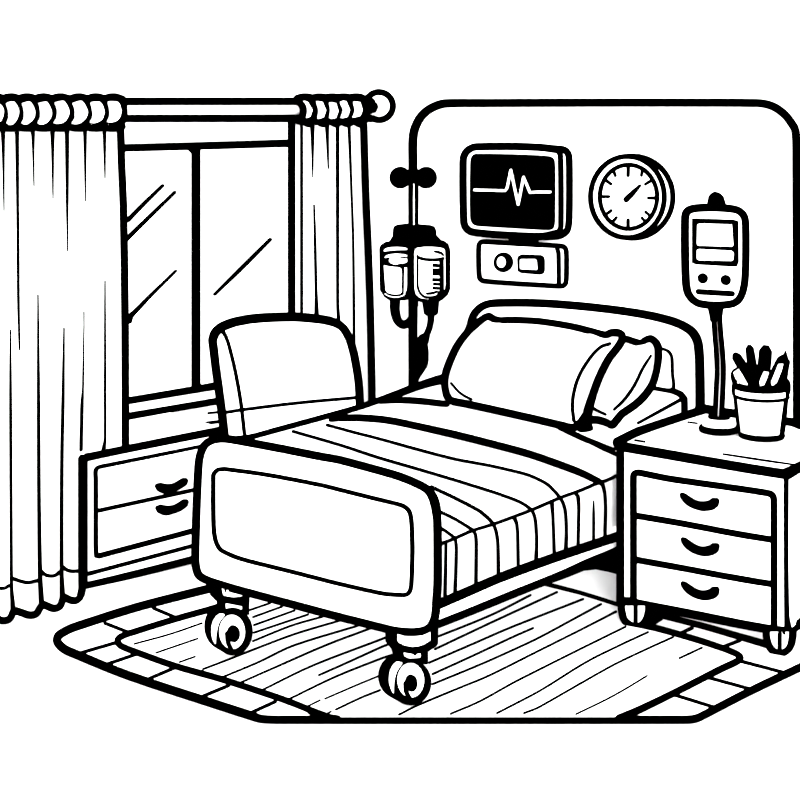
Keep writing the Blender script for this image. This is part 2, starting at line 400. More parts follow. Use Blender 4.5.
def ring_obj(cr, label, group, dz):
    us = [q[0] for q in cr]; cx = (min(us)+max(us))/2
    c = RODP.hit(cx, 112); p = Part(); cr = [(cx+.6+(a-cx)*.88, 113+(b-113)*.97) for a, b in cr]; px = c.y/FP
    rx = (9.6)*px; rz = 19*px*(1 if dz == 0 else .88)
    RR = RODP.off(.03)
    # bunched fabric loop round the rod: a black-edged bulging ring with a pale crescent of cloth
    for i in range(2): pass
    n, mseg = 20, 12; b = len(p.v)
    for i in range(mseg+1):
        a = math.pi*i/mseg
        for k in range(n):
            t = 2*math.pi*k/n
            p.v.append(c+ka*(rx*1.25*math.cos(a)*(1))+V((0,0,1))*(rz*math.sin(a)**.55*math.sin(t))+kn*(.055*math.sin(a)**.55*math.cos(t)))
    for i in range(mseg):
        for k in range(n): p.quad((b+i*n+k, b+i*n+(k+1) % n, b+(i+1)*n+(k+1) % n, b+(i+1)*n+k), 1)
    p.slab(RODP, cr, .03, 0, .064, sm=(dz == 0))
    if dz == 0:
        p.stroke(RODP, [(cx-9,98.6),(cx-4,96.8),(cx+1,96.4),(cx+8,98.6)], 6, d=.066, th=.02); p.stroke(RODP, [(cx-9,127.4),(cx-3,128.6),(cx+3,128.2),(cx+8,126.6)], 6, d=.066, th=.02)
    else:
        p.stroke(RODP, [(cx-8,98),(cx-3,96.4),(cx+2,96.4),(cx+7,98.2)], 5.6, d=.066, th=.02); p.stroke(RODP, [(cx-8,121),(cx-3,122),(cx+3,122),(cx+7,121)], 5.6, d=.066, th=.02)
    if us[0] == 260+205/5: p.stroke(RODP, [(298,100.5),(303,105),(304.6,111),(303,118.5)], 4.6, d=.068, th=.02)
    return tag(p.build('curtain_ring', None, ('cloth','ink')), label, 'curtain ring', group)
for cr in crL: ring_obj(cr, 'black-edged white ring holding the left curtain on the rod', 'rings of the left curtain', 0)
for cr in crR: rg = ring_obj(cr, 'black-edged white ring holding the right curtain on the rod', 'rings of the right curtain', 1)

# ------------------------------------------------------------------ curtains
def interp(x, T):
    if x <= T[0][0]: return T[0][1]
    for (a, b), (c, d) in zip(T, T[1:]):
        if x <= c: return b+(d-b)*(x-a)/(c-a)
    return T[-1][1]
hem = [(-30,630),(-20,622),(-8,628),(0,620.5),(6.5,621),(11,619),(14,611.5),(22,614),(29,616),(37,614),(42,605),(48,608),(54,609),(60,606),(63,597),(70,601),(76,601),(82,597.5)]
CF = K.off(.20); CB = K.off(-.012)
cols = []
u = -34.0
us = []
while u < 83.2: us.append((u, 0)); u += 1.6
us.append((84.6, 0)); us += [(86+1.6*i, 1) for i in range(25)]+[(126, 1)]
for u, k in us:
    bt = CF.hit(min(u, 84), interp(u, hem)) if k == 0 else CB.hit(u, interp(u, [(84,456.5),(130,447)]))
    if k == 0: bt.z = max(bt.z, .004)
    tp = RODP.hit(u*120.5/126 if u > 0 else u, 120, .02)
    c = [tp+(bt-tp)*(j/14)+kn*(.012*math.sin(u*.27)*min(1, j/4)) for j in range(15)]
    cols.append(c)
p = Part(); p.sheet(cols, -kn*.012)
CS = MeshSurf(p, CF)
p2 = Part(); p2.v = list(p.v); p2.f = list(p.f)
def cl(pts, w): p2.line(CS, pts, w, lift=.7)
tp = RODP.hit(119.6, 120, .03); bt = CB.hit(125.4, 447)
tpv = [(120.4,124),(121.4,160),(123.4,205),(124.4,260),(125.2,330),(125.4,400),(125.4,446)]
PT = []
for u_, v_ in tpv:
    f_ = (v_-120)/327; q = tp.lerp(bt, f_); n_ = Plane(q+kn*.035, kn).hit(u_, v_); PT.append(n_)
p2.tube(PT, [8.2/2*q.y/FP for q in PT])
cl([(82,458),(82,500),(82,560),(82.2,588),(80.5,596)], 7.4)
cl([(-30,618),(-20,618),(-8,616),(0,620),(6.5,620.3),(11,617),(13.8,611),(21,612.5),(29,615),(36,614),(40,608),(42.5,604.5),(48,606.5),(54,608.5),(60,606),(63,599),(64,597),(70,600),(76,600.5),(80.5,597)], 6.8)
for a, w_ in (([(-6,586),(0,588.3),(5,588),(9,585.5)],3),([(13,578.5),(20,581),(28,582.6),(38,580.5)],3.2),([(41,571),(45,574.6),(50,576),(55,575.4),(59.5,572)],3.2),([(63,567),(67,570),(71.5,571.2),(78,571)],3.2),
   ([(10.4,330),(10.6,400),(11,500),(11.4,585),(13,610)],[1,2.4,2.6,3,5]),([(38,295),(38.5,400),(39,500),(40,575),(41.5,603)],[1,2.8,3.2,4,5]),([(64,328),(63,400),(62,450),(61.6,500),(61.6,570),(62.5,598)],[1.2,2.8,3,3.2,3.4,5]),
   ([(83.8,312),(82.5,380),(81,450)],[1.2,2.8,3.2]),([(105,281),(105,380),(105,438),(103.5,450)],[1,2.2,2.2,4]),
   ([(3,130),(3.4,160),(4,211)],[4,2.2,.8]),([(17,128),(17.6,200),(18,240),(18.4,300),(19.5,349.5)],[3.6,2.4,2.4,2.2,1.4]),([(33,130),(33.3,150),(34,186)],[3.6,2,.8]),([(52.5,130),(52.7,155),(53,198.5)],[4.2,2.4,.8]),
   ([(67,128),(67.2,200),(67.5,251)],[4,2.4,.8]),([(85,130),(85.2,160),(85.4,201)],[3.4,2.2,.8]),([(104.4,128),(104.6,150),(105,178)],[3.4,2.2,.8]),
   ([(-8,130),(-8,400),(-8,615)],2.6),([(-22,130),(-22,615)],2.6)): cl(a, w_)
tag(p2.build('curtain', None, ('cloth','ink')), 'wide white floor-length curtain left of the window', 'curtain')
# right curtain
re_ = [(120,363.5),(200,366),(240,367.6),(300,369.8),(360,371.4),(396,372),(520,373)]
cols = []
for i in range(41):
    f = i/40; c = []
    for j in range(15):
        v = 122+(500-122)*j/14; q = RODP.hit(291+(interp(v, re_)-291)*f, v, .02+.012*math.sin(i*1.1)*min(1, j/3))
        c.append(q)
    cols.append(c)
p = Part(); p.sheet(cols, -kn*.012); CS = MeshSurf(p, RODP.off(.02)); p2 = Part(); p2.v = list(p.v); p2.f = list(p.f)
E2 = RODP.off(.04)
p2.line(E2, [(291.6,118),(291.6,200),(291.6,500)], 7.2, lift=0); p2.line(E2, [(363.5,120),(366,200),(367.8,240),(370,300),(371.4,360),(372,396),(372.6,500)], 7.2, lift=0)
for a, w_ in (([(301.6,124),(301.6,313),(301.5,420)],2.6),([(312.4,124),(312.6,150),(312.8,177)],[4.4,2.4,1]),([(327,124),(327.6,145),(328.4,168.5)],[4,2.4,1]),([(337.6,124),(337.6,300),(339,330),(340,420)],[3.4,2.6,3.6,3]),
   ([(349,124),(351,180),(353,240),(354,336),(354,430)],[3,2.2,2.2,2.6,2.6]),([(314,205),(315,240),(316,290),(316.6,320),(316.6,420)],[1.4,2.4,2.6,4.4,3])): cl(a, w_)
tag(p2.build('curtain', None, ('cloth','ink')), 'narrow white curtain hanging right of the window beside the drip stand', 'curtain')

# ------------------------------------------------------------------ chair
ca = math.radians(12); cn = V((math.sin(ca), -math.cos(ca), 0)); cxv = V((math.cos(ca), math.sin(ca), 0))
CHP = Plane((-.495, 7.35, 0), cn)
c0 = CHP.hit(292, 480); c0.z = 0
ch = thing('padded_chair', c0, 'padded chair with a high rounded back behind the bed by the window', 'chair')
outl = [(225,438),(221.5,408),(216,367.5),(213.6,347),(213,340),(216.5,332),(224,326.5),(237,322),(257.5,318.7),(291,317.3),(316,319),(334,322.5),(344,329),(351,343),(355.4,361),(358.8,383),(360,406),(361,430)]
p = Part(); p.slab(CHP, smooth(outl)+[(362,470),(233,490)], .11, 0, 0, sm=False)
p.stroke(CHP, outl, 8, d=.006, th=.03)
p.stroke(CHP, [(222,330),(226,337),(229.4,347),(235,370),(240.6,401),(244.7,436)], [4,3.4,3.2,3.4,3.4,3.4])
p.stroke(CHP, [(222,413),(244,409.6),(298,403),(357,397.6)], 2.9)
p.build('backrest', ch)
lx = CHP.hit(229,470); rx_ = CHP.hit(361,470); 
p = Part(); a = V((lx.x, lx.y, .40))-cn*.10; p.box(a, (rx_-lx).length*cxv, -cn*.33, V((0,0,.10)));
wv = (rx_-lx).length
for k in range(2):
    zq = .40+.1*k; q = [a+V((0,0,.1*k)), a+cxv*wv+V((0,0,.1*k)), a+cxv*wv-cn*.33+V((0,0,.1*k)), a-cn*.33+V((0,0,.1*k))]; p.tube(q, .012, 1, True)
p.build('seat', ch)
for i in (0, 1):
    for j in (0, 1):
        q = a+cxv*(.03+(wv-.10)*i)-cn*(.02+.25*j); q.z = 0
        p = Part(); p.box(q, cxv*.04, -cn*.04, V((0,0,.40))); p.build('leg', ch, ('ink','ink'))

# ------------------------------------------------------------------ bed
FLc = F.hit(200,500); FRc = F.hit(438,560)
FLc.z = FRc.z = 0
L0 = V((FLc.x, FLc.y, 0)); R0 = V((.0527, 5.76, 0)); LEN = 2.187
bed = thing('hospital_bed', (L0+R0)/2+fb*LEN/2, 'hospital bed with rounded footboard, tall headboard and caster wheels', 'bed')
fo = [(195,560),(195.7,525),(197,490),(198.4,464),(201,451.5),(206,443.6),(215,439.4),(227,439),(250,443),(285,449.6),(320,456.6),(340,460.2),(380,471),(400,477),(418,484.5),(429,492),(434.5,506),(437,524),(437.2,580),(436,600),(434.5,617),(428.5,628),(416,632),(397.5,631.3),(382.5,628),(335,616),(290,604),(240,590.6),(215,583.2),(204,579),(197.5,573.5)]
p = Part(); p.slab(F, fo, .022, 0, 0); p.stroke(F, fo, 7.6, closed=True, d=.003, th=.005)
fi = [(213,476),(213,507.5),(213.6,530),(216,542.5),(222,551),(241,559),(270,566.5),(300,574),(335,583),(380,593.2),(402,595.2),(408.5,593),(411,585),(412,562),(412,540),(411,520),(408,510),(400,505),(380,500),(340,490),(320,485),(267.5,475),(227,469.4),(218.5,469.6),(214.6,472.5)]
p.stroke(F, fi, 3.9, closed=True)
p.stroke(F.off(-.02), [(415,482.5),(428,488.6),(434.6,496),(438.6,506),(440,516)], [2,3.4,3.6,2.4,1], d=0, th=.004)
p.build('footboard', bed)
# surface of the bed: slopes down towards the right-hand edge
EL = [(200,452),(225,445),(248.5,438.6),(275,431.5),(302.5,424),(330,416.5),(359,408),(386,398.4),(413,388),(430,382.4),(440,380)]
def zL(s):
    q = L0+fb*(s+.05); v = interp(400+FP*q.x/q.y, EL)
    if s > 1.55: q = L0+fb*1.6; v = interp(400+FP*q.x/q.y, EL)
    return CH-(v-HOR)/FP*q.y-.012
def zR(s):
    if s < 1.42: return .568
    if s < 1.62:
        t = (s-1.42)/.2; t = t*t*(3-2*t); return .568+.195*t
    return .763+.10*(s-1.62)
def bedpt(s, wq, lift=0):
    a = L0+fb*(s+.05); c = R0+fb*s
    q = a.lerp(c, wq); e = max(0, (wq-.38)/.62)**2.3; q.z = zR(s)+(zL(s)-zR(s))*(1-e)**.62
    return q+V((0,0,lift))
def tline(wq, line, lift=0):
    best = None
    for k in range(0, 440):
        s = k*.005; q = bedpt(s, wq, lift); u, v = proj(q)
        if v <= interp(u, line) and u > line[0][0]-60: return s
    return 2.1
LB = [(316,421),(336,417.8),(359,418),(380,419.6),(397.5,422),(420,427.6),(455,434.6),(490,443),(526,453),(552.5,462),(579,472),(600,482.3),(640,503)]
LA = [(370,401),(386,400.4),(409,400.6),(442.5,403.6),(481,409.5),(520,417),(560,427.6),(582,438),(600,445.5),(616,453.5),(640,465)]
ws_ = [0,.01,.05]+[.1+.05*i for i in range(14)]+[.8+.02*i for i in range(8)]+[.955,.97,.98,.99,.996,1.0]
ws_ = sorted(set(ws_))
# mattress
p = Part()
rows = [[bedpt(s, x) for x in ws_] for s in [LEN*.985*k/40 for k in range(41)]]
p.grid(rows)
for side, col in ((0, 0), (1, -1)):
    e = [r[col] for r in rows]; p.grid([e, [V((q.x, q.y, .36)) for q in e]])
p.grid([rows[0], [V((q.x, q.y, .36)) for q in rows[0]]]); p.grid([rows[-1], [V((q.x, q.y, .36)) for q in rows[-1]]])
SIDE = Plane(R0, fa); MS = MeshSurf(p, SIDE)
p2 = Part(); p2.v = list(p.v); p2.f = list(p.f)
p2.line(MS, [(648,387),(660,389),(672,391),(680,394),(684,398.5)], 6.6, lift=.7); p2.line(MS, [(684.2,398),(684.4,406),(684.4,416)], 6.6, lift=.7)
p2.line(MS, [(680,400),(660,411),(638,423)], [3.2,3,2.4], lift=.8); p2.line(MS, [(560,428),(582,438.4),(600,445.8),(617,453)], 7, lift=.8)
p2.build('mattress', bed, ('cloth','ink'))
# blanket and folded sheet lie over the mattress
def cover(s_lo, s_hi, lift, nt=26):
    rows = []
    lo = [s_lo(x) for x in ws_]; hi = [s_hi(x) for x in ws_]
    for k in range(nt+1):
        f = k/nt; r = [bedpt(a+(b-a)*f, x, lift) + fa*(lift*.8*(x > .99)) for a, b, x in zip(lo, hi, ws_)]
        e = r[-1]; s_ = lo[-1]+(hi[-1]-lo[-1])*f
        for z in (.50, .44, .385): r.append(V((e.x, e.y, z)))
        rows.append(r)
    return rows
tBl = {x: tline(x, LB) for x in ws_}; tAl = {x: max(tline(x, LA), tBl[x]+.02) for x in ws_}
for d_ in (tBl, tAl):
    last = None
    for x in ws_:
        if last is not None and d_[x] > last+.02 and x > .9: d_[x] = last
        last = d_[x]
p = Part(); p.sheet(cover(lambda x: .012, lambda x: tBl[x], .012), V((0,0,-.008)))
BS = MeshSurf(p, SIDE.off(.01)); p2 = Part(); p2.v = list(p.v); p2.f = list(p.f)
def bl(pts, w, S=None): p2.line(S or BS, pts, w, lift=1.0)
LE = L0+fb*.05
def ledge(P): return [q for q in P]
EP = Plane(L0, fa)       # vertical plane on the far long side
p2.line(EP, [(222,440.5),(248.5,438.6),(275,431.5),(302.5,424),(330,416.5),(357,409)], [7,8,8,8,8,8], lift=.5)
bl([(331,419.8),(338,418.8),(345,418.2),(359,418),(380,419.4),(397.5,422),(420,426.8),(455,434.6),(490,443.4),(526,453),(552.5,462),(579,472),(599,481.6)], [5,6,7,7.4,7.4,7.4,7.4,7.6,7.6,7.6,7.6,7.4,6.6])
for a, w_ in (([(327,425),(355,432.6),(380,439),(420,450),(455,459),(490,465.6),(516,471.6),(530,475.6),(545.5,483),(554,490.5),(560,497.6)],3),
   ([(560,497.6),(563.5,504),(565.6,513),(566.5,531),(565.8,552)],[3,3,3,3,4]),
   ([(293,431.4),(340,445),(380,458),(420,469.6),(460,481.6),(490,491),(507.5,497),(522,503),(532,510)],3.1),
   ([(532,510),(535,518),(536.3,530),(536.7,545),(536,563)],[3,3,3,3,4]),
   ([(431,487),(436,489),(455,498),(478,510),(488,518),(493.5,524)],[4,3.2,3.2,3.2,3.4,3.2]),([(493.5,524),(496.3,532),(498,545),(498.6,577)],[3,3,3,3.4]),
   ([(440,511.6),(450,516.4),(458.5,521),(473,530)],2.9),([(473,530),(475.6,535),(476.4,545),(476,586)],[3,3,3,3.4]),([(439.5,527),(447,532),(455,538)],2.8),([(455.4,539),(456.4,548),(456,570),(455,594)],[2.6,2.8,3,3.4]),
   ([(446,543),(445.8,560),(445,598)],[2.6,2.8,3.4]),([(514.5,518),(516.8,524),(517.8,535),(518.4,569)],[4,3,3,3]),([(552,503),(553.2,520),(554.4,556)],[4,2.8,3.4]),([(575,493),(578,497),(578.8,510),(578,547)],[3,3.6,3,3]),([(593.6,501),(593.6,515),(593.6,541.5)],[1,2.4,2.6]),
   ([(439,546),(443,543),(450,540.4),(460,536),(472.5,530.6),(495,523.6),(518,515.2),(534,509),(560,497.8),(579,491),(599,482.4)],3)): bl(a, w_)
tag(p2.build('blanket', None, ('cloth','ink')), 'white blanket with curved creases draped over the bed', 'blanket')
p = Part(); p.sheet(cover(lambda x: tBl[x]+.004, lambda x: tAl[x], .010, 10), V((0,0,-.006)))
BS2 = MeshSurf(p, SIDE.off(.01)); p2 = Part(); p2.v = list(p.v); p2.f = list(p.f)
p2.line(EP, [(357,409),(372,403.6),(386,398.4),(413,388),(430,382.6),(441,381)], [8,8,8,8,9.4,13], lift=.5)
bl([(380,402),(395,400.6),(409,400.4),(425,401.6),(440,403.4),(447,404)], [4,5.6,6.6,6.6,6.4,6], BS2)
bl([(600,482),(603,485.5),(605,495),(605.6,510),(605,536)], [5,3.6,3,3,3.4], BS2); bl([(599,482.6),(606,480.6),(617,475.6)], [4,3,2.8], BS2)
tag(p2.build('folded_sheet', None, ('cloth','ink')), 'smooth white sheet band turned back below the pillows', 'sheet')
# side rails
RP = SIDE.off(.02)
p = Part(); p.slab(RP, [(430,608),(500,579),(552.5,559.5),(625,534.5),(720,500),(720,512),(625,547),(567,573),(512.5,594),(430,627)], .05, 0, 0, sm=False)
p.stroke(RP, [(438,606),(470,592),(500,579),(552.5,559.6),(616,538),(700,508)], 7, d=.004, th=.02)
p.stroke(RP, [(437,625),(470,612),(512.5,594.6),(545,581.6),(567,573),(590,563),(616,552.5),(700,516)], [7,7,7,7,8,9,9,8], d=.004, th=.02)
p.build('side_rail', bed)
p = Part(); a = L0+fa*.02+fb*.06; p.box(V((a.x, a.y, .30)), fb*(LEN-.06), fa*.05, V((0,0,.10))); p.build('side_rail', bed)
p = Part(); p.slab(RP, [(566,574),(594,561),(618,551),(626,551),(626,576),(616.5,573.6),(596,569.6),(582,571)], .05, 1, -.003, sm=False)  # shadow beneath the rail, built as a solid black wedge
p.build('rail_shadow', bed, ('ink','ink'))
# headboard
HB = Plane(F.p+fb*LEN, -fb)
ho = [(466,336),(470,327),(473,316),(479,308.4),(488,304),(500,303),(530,303),(560,304.6),(600,308.4),(640,314),(670,321),(688,329.4),(696,340),(698.4,356),(699,380),(699.4,410)]
p = Part(); p.slab(HB, smooth(ho)+[(700,470),(700,515),(470,465)], .06, 0, 0, sm=False)
p.stroke(HB, ho+[(700,470)], [8,8]+[7.2]*15, d=.006, th=.02)
p.stroke(HB, [(691,400),(691.4,411)], [1.8,2.4])
p.build('headboard', bed)
# casters
def caster(fc, dx, dy, R):
    """one swivel caster: stem (part) and wheel (sub-part)"""
    al = math.radians(34); n = V((math.sin(al), -math.cos(al), 0))
    cont = FLOOR.hit(*fc); Q = Plane(V((cont.x, cont.y, 0))+n*.028, n)
    return Q
# left
def build_caster(Q, disc, tread, face, hub, tail, neck, whites, th):
    st = Part()
    st.slab(Q, neck, .025, 1, -.006, sm=False)
    for wv_ in whites: st.slab(Q, wv_, .01, 0, -.004, sm=False)
    stem = st.build('caster', bed)
    p = Part(); p.slab(Q, ell(*disc), th, 1, 0, sm=False); DS = MeshSurf(p, Q)
    p.slab(Q, ell(*face), .01, 0, .004, sm=False)
    p.slab(Q, ell(*hub), .02, 1, .012, sm=False); p.stroke(Q, tail, [4.4,3.6,3.2], d=.010, th=.01)
    tx = sum(a for a, _ in tread)/len(tread); ty = sum(b_ for _, b_ in tread)/len(tread)
    tp = smooth([(tx+.3+(a-tx)*.8, ty+(b_-ty)*.92) for a, b_ in tread], True, 3); b = len(p.v); V3 = [DS.hit(u, v, .013) for u, v in tp]
    p.v += V3+[DS.back(q, .006) for q in V3]; n = len(tp)
    p.quad(range(b, b+n), 0)
    for i in range(n): p.quad((b+i, b+n+i, b+n+(i+1) % n, b+(i+1) % n), 0)
    p.build('wheel', stem)
    return stem
QL = caster((236,657), 0, 0, 0)
cL = build_caster(QL, (233,631.6,20,24,48), zz(190,560,8,[(245,420),(290,432),(240,490),(215,560),(205,620),(200,684),(170,640),(158,570),(170,500),(200,450)]),
  (232.3,632,12.6,17,40), (233.8,634,6.4,8.6,32), [(228,634),(228.6,643),(232,650)],
  zz(190,560,8,[(200,200),(480,280),(475,400),(478,440),(240,440),(240,400),(235,345),(180,290)]),
  [zz(190,560,8,[(258,228),(275,240),(280,265),(292,262),(295,240),(440,278),(400,292),(350,297),(300,290),(268,280)]), zz(190,560,8,[(288,348),(360,362),(415,372),(415,393),(400,398),(300,396),(290,388)])], .075)
QR = caster((411,706), 0, 0, 0)
cR = build_caster(QR, (410.6,682.6,21,23,48), zz(360,600,6.667,[(240,408),(265,405),(292,415),(250,470),(228,530),(222,590),(220,634),(195,590),(183,540),(190,480),(210,435)]),
  (411,680.4,13,17,40), (411.8,683.4,6,8.6,32), [(406.6,684),(406.8,692),(410,698)],
  zz(360,600,6.667,[(192,205),(300,225),(420,220),(523,170),(522,290),(510,310),(455,345),(455,400),(452,430),(245,430),(245,385),(235,340),(195,290)]),
  [zz(360,600,6.667,[(252,230),(300,240),(360,243),(420,237),(468,212),(469,268),(430,293),(395,306),(350,312),(300,302),(262,285),(252,270)]), zz(360,600,6.667,[(293,352),(350,362),(370,376),(385,360),(402,358),(406,370),(400,384),(330,388),(300,376)])], .075)
for src in (cL, cR):
    c = src.copy(); COL.objects.link(c); c.parent = bed; c.location = src.location + fb*(LEN-.1)
    for k in list(src.children):
        d = k.copy(); COL.objects.link(d); d.parent = c
bed.location  # base

# ------------------------------------------------------------------ pillows
tl = math.radians(55)
pn = V((-fb.x*math.cos(tl), -fb.y*math.cos(tl), math.sin(tl)))
base = Plane((0,0,.835),(0,0,1)).hit(520,417)
PP = Plane(base, pn)
def pillow(name, outline, plane, label, h, strokes, closed=True, rimw=7.6, wedges=(), slots=None):
    pcx = sum(q[0] for q in outline)/len(outline); pcy = sum(q[1] for q in outline)/len(outline)
    p = Part(); p.cushion(plane, [(pcx+(a-pcx)*.985, pcy+(b-pcy)*.97) for a, b in outline], h, 0, hb=.02); PS = MeshSurf(p, plane)
    p2 = Part(); p2.v = list(p.v); p2.f = list(p.f)
    p2.line(plane.off(h*.6), outline, rimw, lift=.2, closed=closed)
    for a, w_ in strokes: p2.line(PS, a, w_, lift=.7)
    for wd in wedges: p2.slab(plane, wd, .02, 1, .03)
    return tag(p2.build(name, None, ('cloth','ink'), True), label, 'pillow')
o1 = [(451,400.5),(446,393),(444.5,380),(448,366),(456,348),(466,334),(478,323),(484,318.4),(489,316.6),(494,319.4),(500,321),(514,320.6),(540,322),(570,326.6),(590,331.4),(605,335.4),(611,333),(617,332.6),(621.5,334.5),(622,340),(618,347),(608,360),(599,378),(591.5,398),(587,412),(585,421),(574,427.5),(560,425),(530,418),(490,409),(465,403.6)]
pillow('pillow', o1, PP, 'large plump white pillow in front at the head of the bed', .055,
  [([(610,343.6),(600,347.4),(590,358),(580,374),(574.4,390),(572.4,406),(574,421)],3.2),([(451,383),(458,391),(464,395.6),(471.6,399.4)],[2,2.8,2.4])],
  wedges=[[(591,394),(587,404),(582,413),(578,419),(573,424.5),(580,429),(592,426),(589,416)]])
o2 = [(618,344),(625,339.6),(634,342),(641,343.6),(646,340.4),(651,339),(656,342.6),(658.4,349),(657.8,364),(653.4,382),(646,394),(636,404),(622,414),(616,421),(612,425),(606,422.4),(598,420),(588,418),(594,395),(604,370)]
pillow('pillow', o2, PP.off(-.10), 'smaller white pillow standing behind the large front pillow', .05,
  [([(651,355.6),(643,368),(634,386),(624,400),(614,409.6)],[2,2.8,3,3,2.4]),([(591,406.6),(597,410.4),(605.6,414.4)],[3,2.8,2.4])])
o3 = [(640,352),(655,347),(663,349),(669,352),(672,358),(672.4,372),(672.6,389),(655,388),(640,388)]
pillow('cushion', o3, PP.off(-.17), 'narrow white cushion mostly hidden behind both pillows against the headboard', .02, [], rimw=3)

# ------------------------------------------------------------------ nightstand
A3 = N.hit(618,446); Bq = N.hit(785,474)
TP = Plane(A3, (Bq-A3).cross(nb))
if TP.n.z < 0: TP.n = -TP.n
ns = thing('nightstand', FLOOR.hit(705,625), 'white nightstand with three drawers right of the bed', 'nightstand')
BL = TP.hit(704,409); dep = BL-A3; Bk = Bq+nb*(dep.dot(nb))
p = Part(); b0 = len(p.v)
fr = [(618,447),(786,475.5),(786.5,632),(768,629.5),(740,624),(687.5,613.6),(644,605),(620,600.5)]
p.slab(N, fr, .80, 0, -.002, sm=False)
p.stroke(N, [(620,446),(620,520),(620,601)], 7, d=.004)
p.stroke(N, [(633.4,600),(633.4,540),(633.3,478),(634.5,473.6),(640,473),(670,479),(740,489),(766,493),(771.5,495),(773.6,500),(773.8,560),(773.8,628)], [6.4]*3+[6]*9, d=.004)
p.stroke(N, [(620,600),(630,602),(644,605),(687.5,613.4),(740,624),(770,629.4),(786,632)], [6,8,8.4,8.4,8.4,8.4,8], d=.004)
p.stroke(N, [(786,478),(786,560),(786.6,615),(788,630)], [4.2,3.8,4.4,7], d=.004)
RS = Plane(Bq, na)
p.stroke(RS, [(787,632),(791,631),(800,625.5),(812,618)], 6, d=.004)
br = N.hit(786.5,632); bk_ = br+nb*.79; p.tube([br+nb*.12, bk_, V((bk_.x, bk_.y, Bq.z-.04))], .012, 1)
p.build('carcass', ns)
p = Part()
TT = [A3+V((0,0,.006))+na*-.01, Bq+V((0,0,.006))+na*.012, Bk+na*.012+V((0,0,.006)), BL+V((0,0,.006))]
b = len(p.v); p.v += TT+[q-V((0,0,.03)) for q in TT]
for q in ((0,1,2,3),(7,6,5,4),(0,4,5,1),(1,5,6,2),(2,6,7,3),(3,7,4,0)): p.quad([b+i for i in q], 0)
TPu = TP.off(.006)
p.stroke(N.off(.006), [(618,446.8),(740,468),(784,475)], 7.6, d=.004, th=.03)
p.stroke(RS.off(.012), [(784,475),(792,472),(801,467.8),(815,461)], 7.4, d=.004, th=.02)
p.stroke(TPu, [(617,441.5),(640,430.4),(679,416.6),(704,408.6)], [8,8,8.6,9], d=.003)
p.stroke(TPu, [(704,408.4),(735,413.4),(790,421.5),(801,425)], [8,7.4,7.4,8], d=.003)
p.stroke(TPu, [(723.5,454),(760,459.6),(797,465)], [1.4,1.8,1.2], d=.001); p.stroke(TPu, [(635,440),(644.6,441.6)], 1.4, d=.001); p.stroke(TPu, [(688,422),(697,423.2)], 1.2, d=.001)
top_ = V((0,0,.0))
p.tube([TT[1]-V((0,0,.012)), TT[2]-V((0,0,.012)), TT[3]-V((0,0,.012))], .015, 1)
p.build('worktop', ns)
def lerp2(a, b, t): return (a[0]+(b[0]-a[0])*t, a[1]+(b[1]-a[1])*t)
ds = [((637,475),(771,496),(771,536),(637,513),[(636,515.8),(680,523.2),(740,534.6),(771,539.6)],[(682.6,495.4),(687,499.6),(692,503),(698,505.4),(704,506.2),(711,505),(715.4,501.8)]),
      ((637,519.5),(771,542),(771,580.5),(637,557),[(636,559.8),(680,567.8),(740,579),(771,584)],[(683.6,540),(688,544.4),(693,548),(699,550.6),(705,551.4),(711.6,550),(715.6,547)]),
      ((637,564),(771,587),(771,626),(637,601),None,[(683.6,584),(688,588.4),(693,592),(699,594.6),(705,595.4),(711.6,594),(715.6,590.6)])]
for a, b, c, d, ln, h in ds:
    p = Part(); p.slab(N, [a,b,c,d], .02, 0, .002, sm=False)
    if ln: p.stroke(N, ln, 6, d=.005)
    dr = p.build('drawer', ns)
    q = Part(); q.line(N.off(.02), h, [6.4,8.6,9.2,9.4,9.6,9.6,9.2], lift=.6); q.build('handle', dr, ('ink','ink'), True)
def nleg(pl, U, mid, dd):
    p = Part(); p.slab(pl, smooth(U), .03, 0, -.006, sm=False)
    p.stroke(pl, U, 6.4, d=0, th=.012); p.stroke(pl, mid, 3.6, d=-.002)
    return p.build('leg', ns)
l1 = nleg(N.off(.012), [(621,606),(621.4,611),(624,620),(630,625.4),(636,626.8),(642,624.6),(646,619),(648,612),(648.4,606)], [(635.4,606),(635.4,624)], 0)
l2 = nleg(N.off(.012), [(766,632),(766.4,638),(768.6,645.5),(773,651.4),(779.6,653.6),(786.6,651),(790.4,645.5),(792,638),(792.4,632)], [(779.5,634),(779.5,651)], 0)
for l in (l1, l2):
    c = l.copy(); COL.objects.link(c); c.parent = ns; c.location = l.location + nb*.72
p = Part(); 
# ------------------------------------------------------------------ handheld monitor on a stand
zt = TPu.hit(719,428)
st = thing('bedside_monitor_stand', zt, 'white handheld-style monitor on a slim neck and round base on the nightstand', 'monitor')
DP = Plane(zt, (0,-1,0)); px = zt.y/FP
p = Part(); tn = TPu.n
c = TPu.hit(719,432.5)
p.lathe(c, [(16*px,0),(17*px,.012),(16*px,.040),(9*px,.066),(8*px,.066)], 0, 40)
c1 = c+V((0,0,.005)); 
DPb = Plane(c+V((0,-.075,0)), (0,-1,0))
p.ring(c+V((0,0,.016)), 16.6*px, 3.7*px, 1)
p.ring(c+V((0,0,.068)), 9*px, 2.2*px, 1)
p.build('base', st, shade=True)
p = Part(); NP = Plane(c, (0,-1,0))
mid = [(716.4,312),(717.6,330),(719.4,352),(720.2,372),(719.4,395),(718.4,418)]
p.line(NP, mid, 8, m=0, lift=0)
p.line(NP.off(.03), [(713.4,314),(714.8,335),(716.3,352),(717,372),(716.2,390),(715,417)], 4.8, lift=0)
p.line(NP.off(.03), [(719.4,314),(721,335),(722.6,352),(723.5,370),(722.8,393),(721.6,417)], 4.8, lift=0)
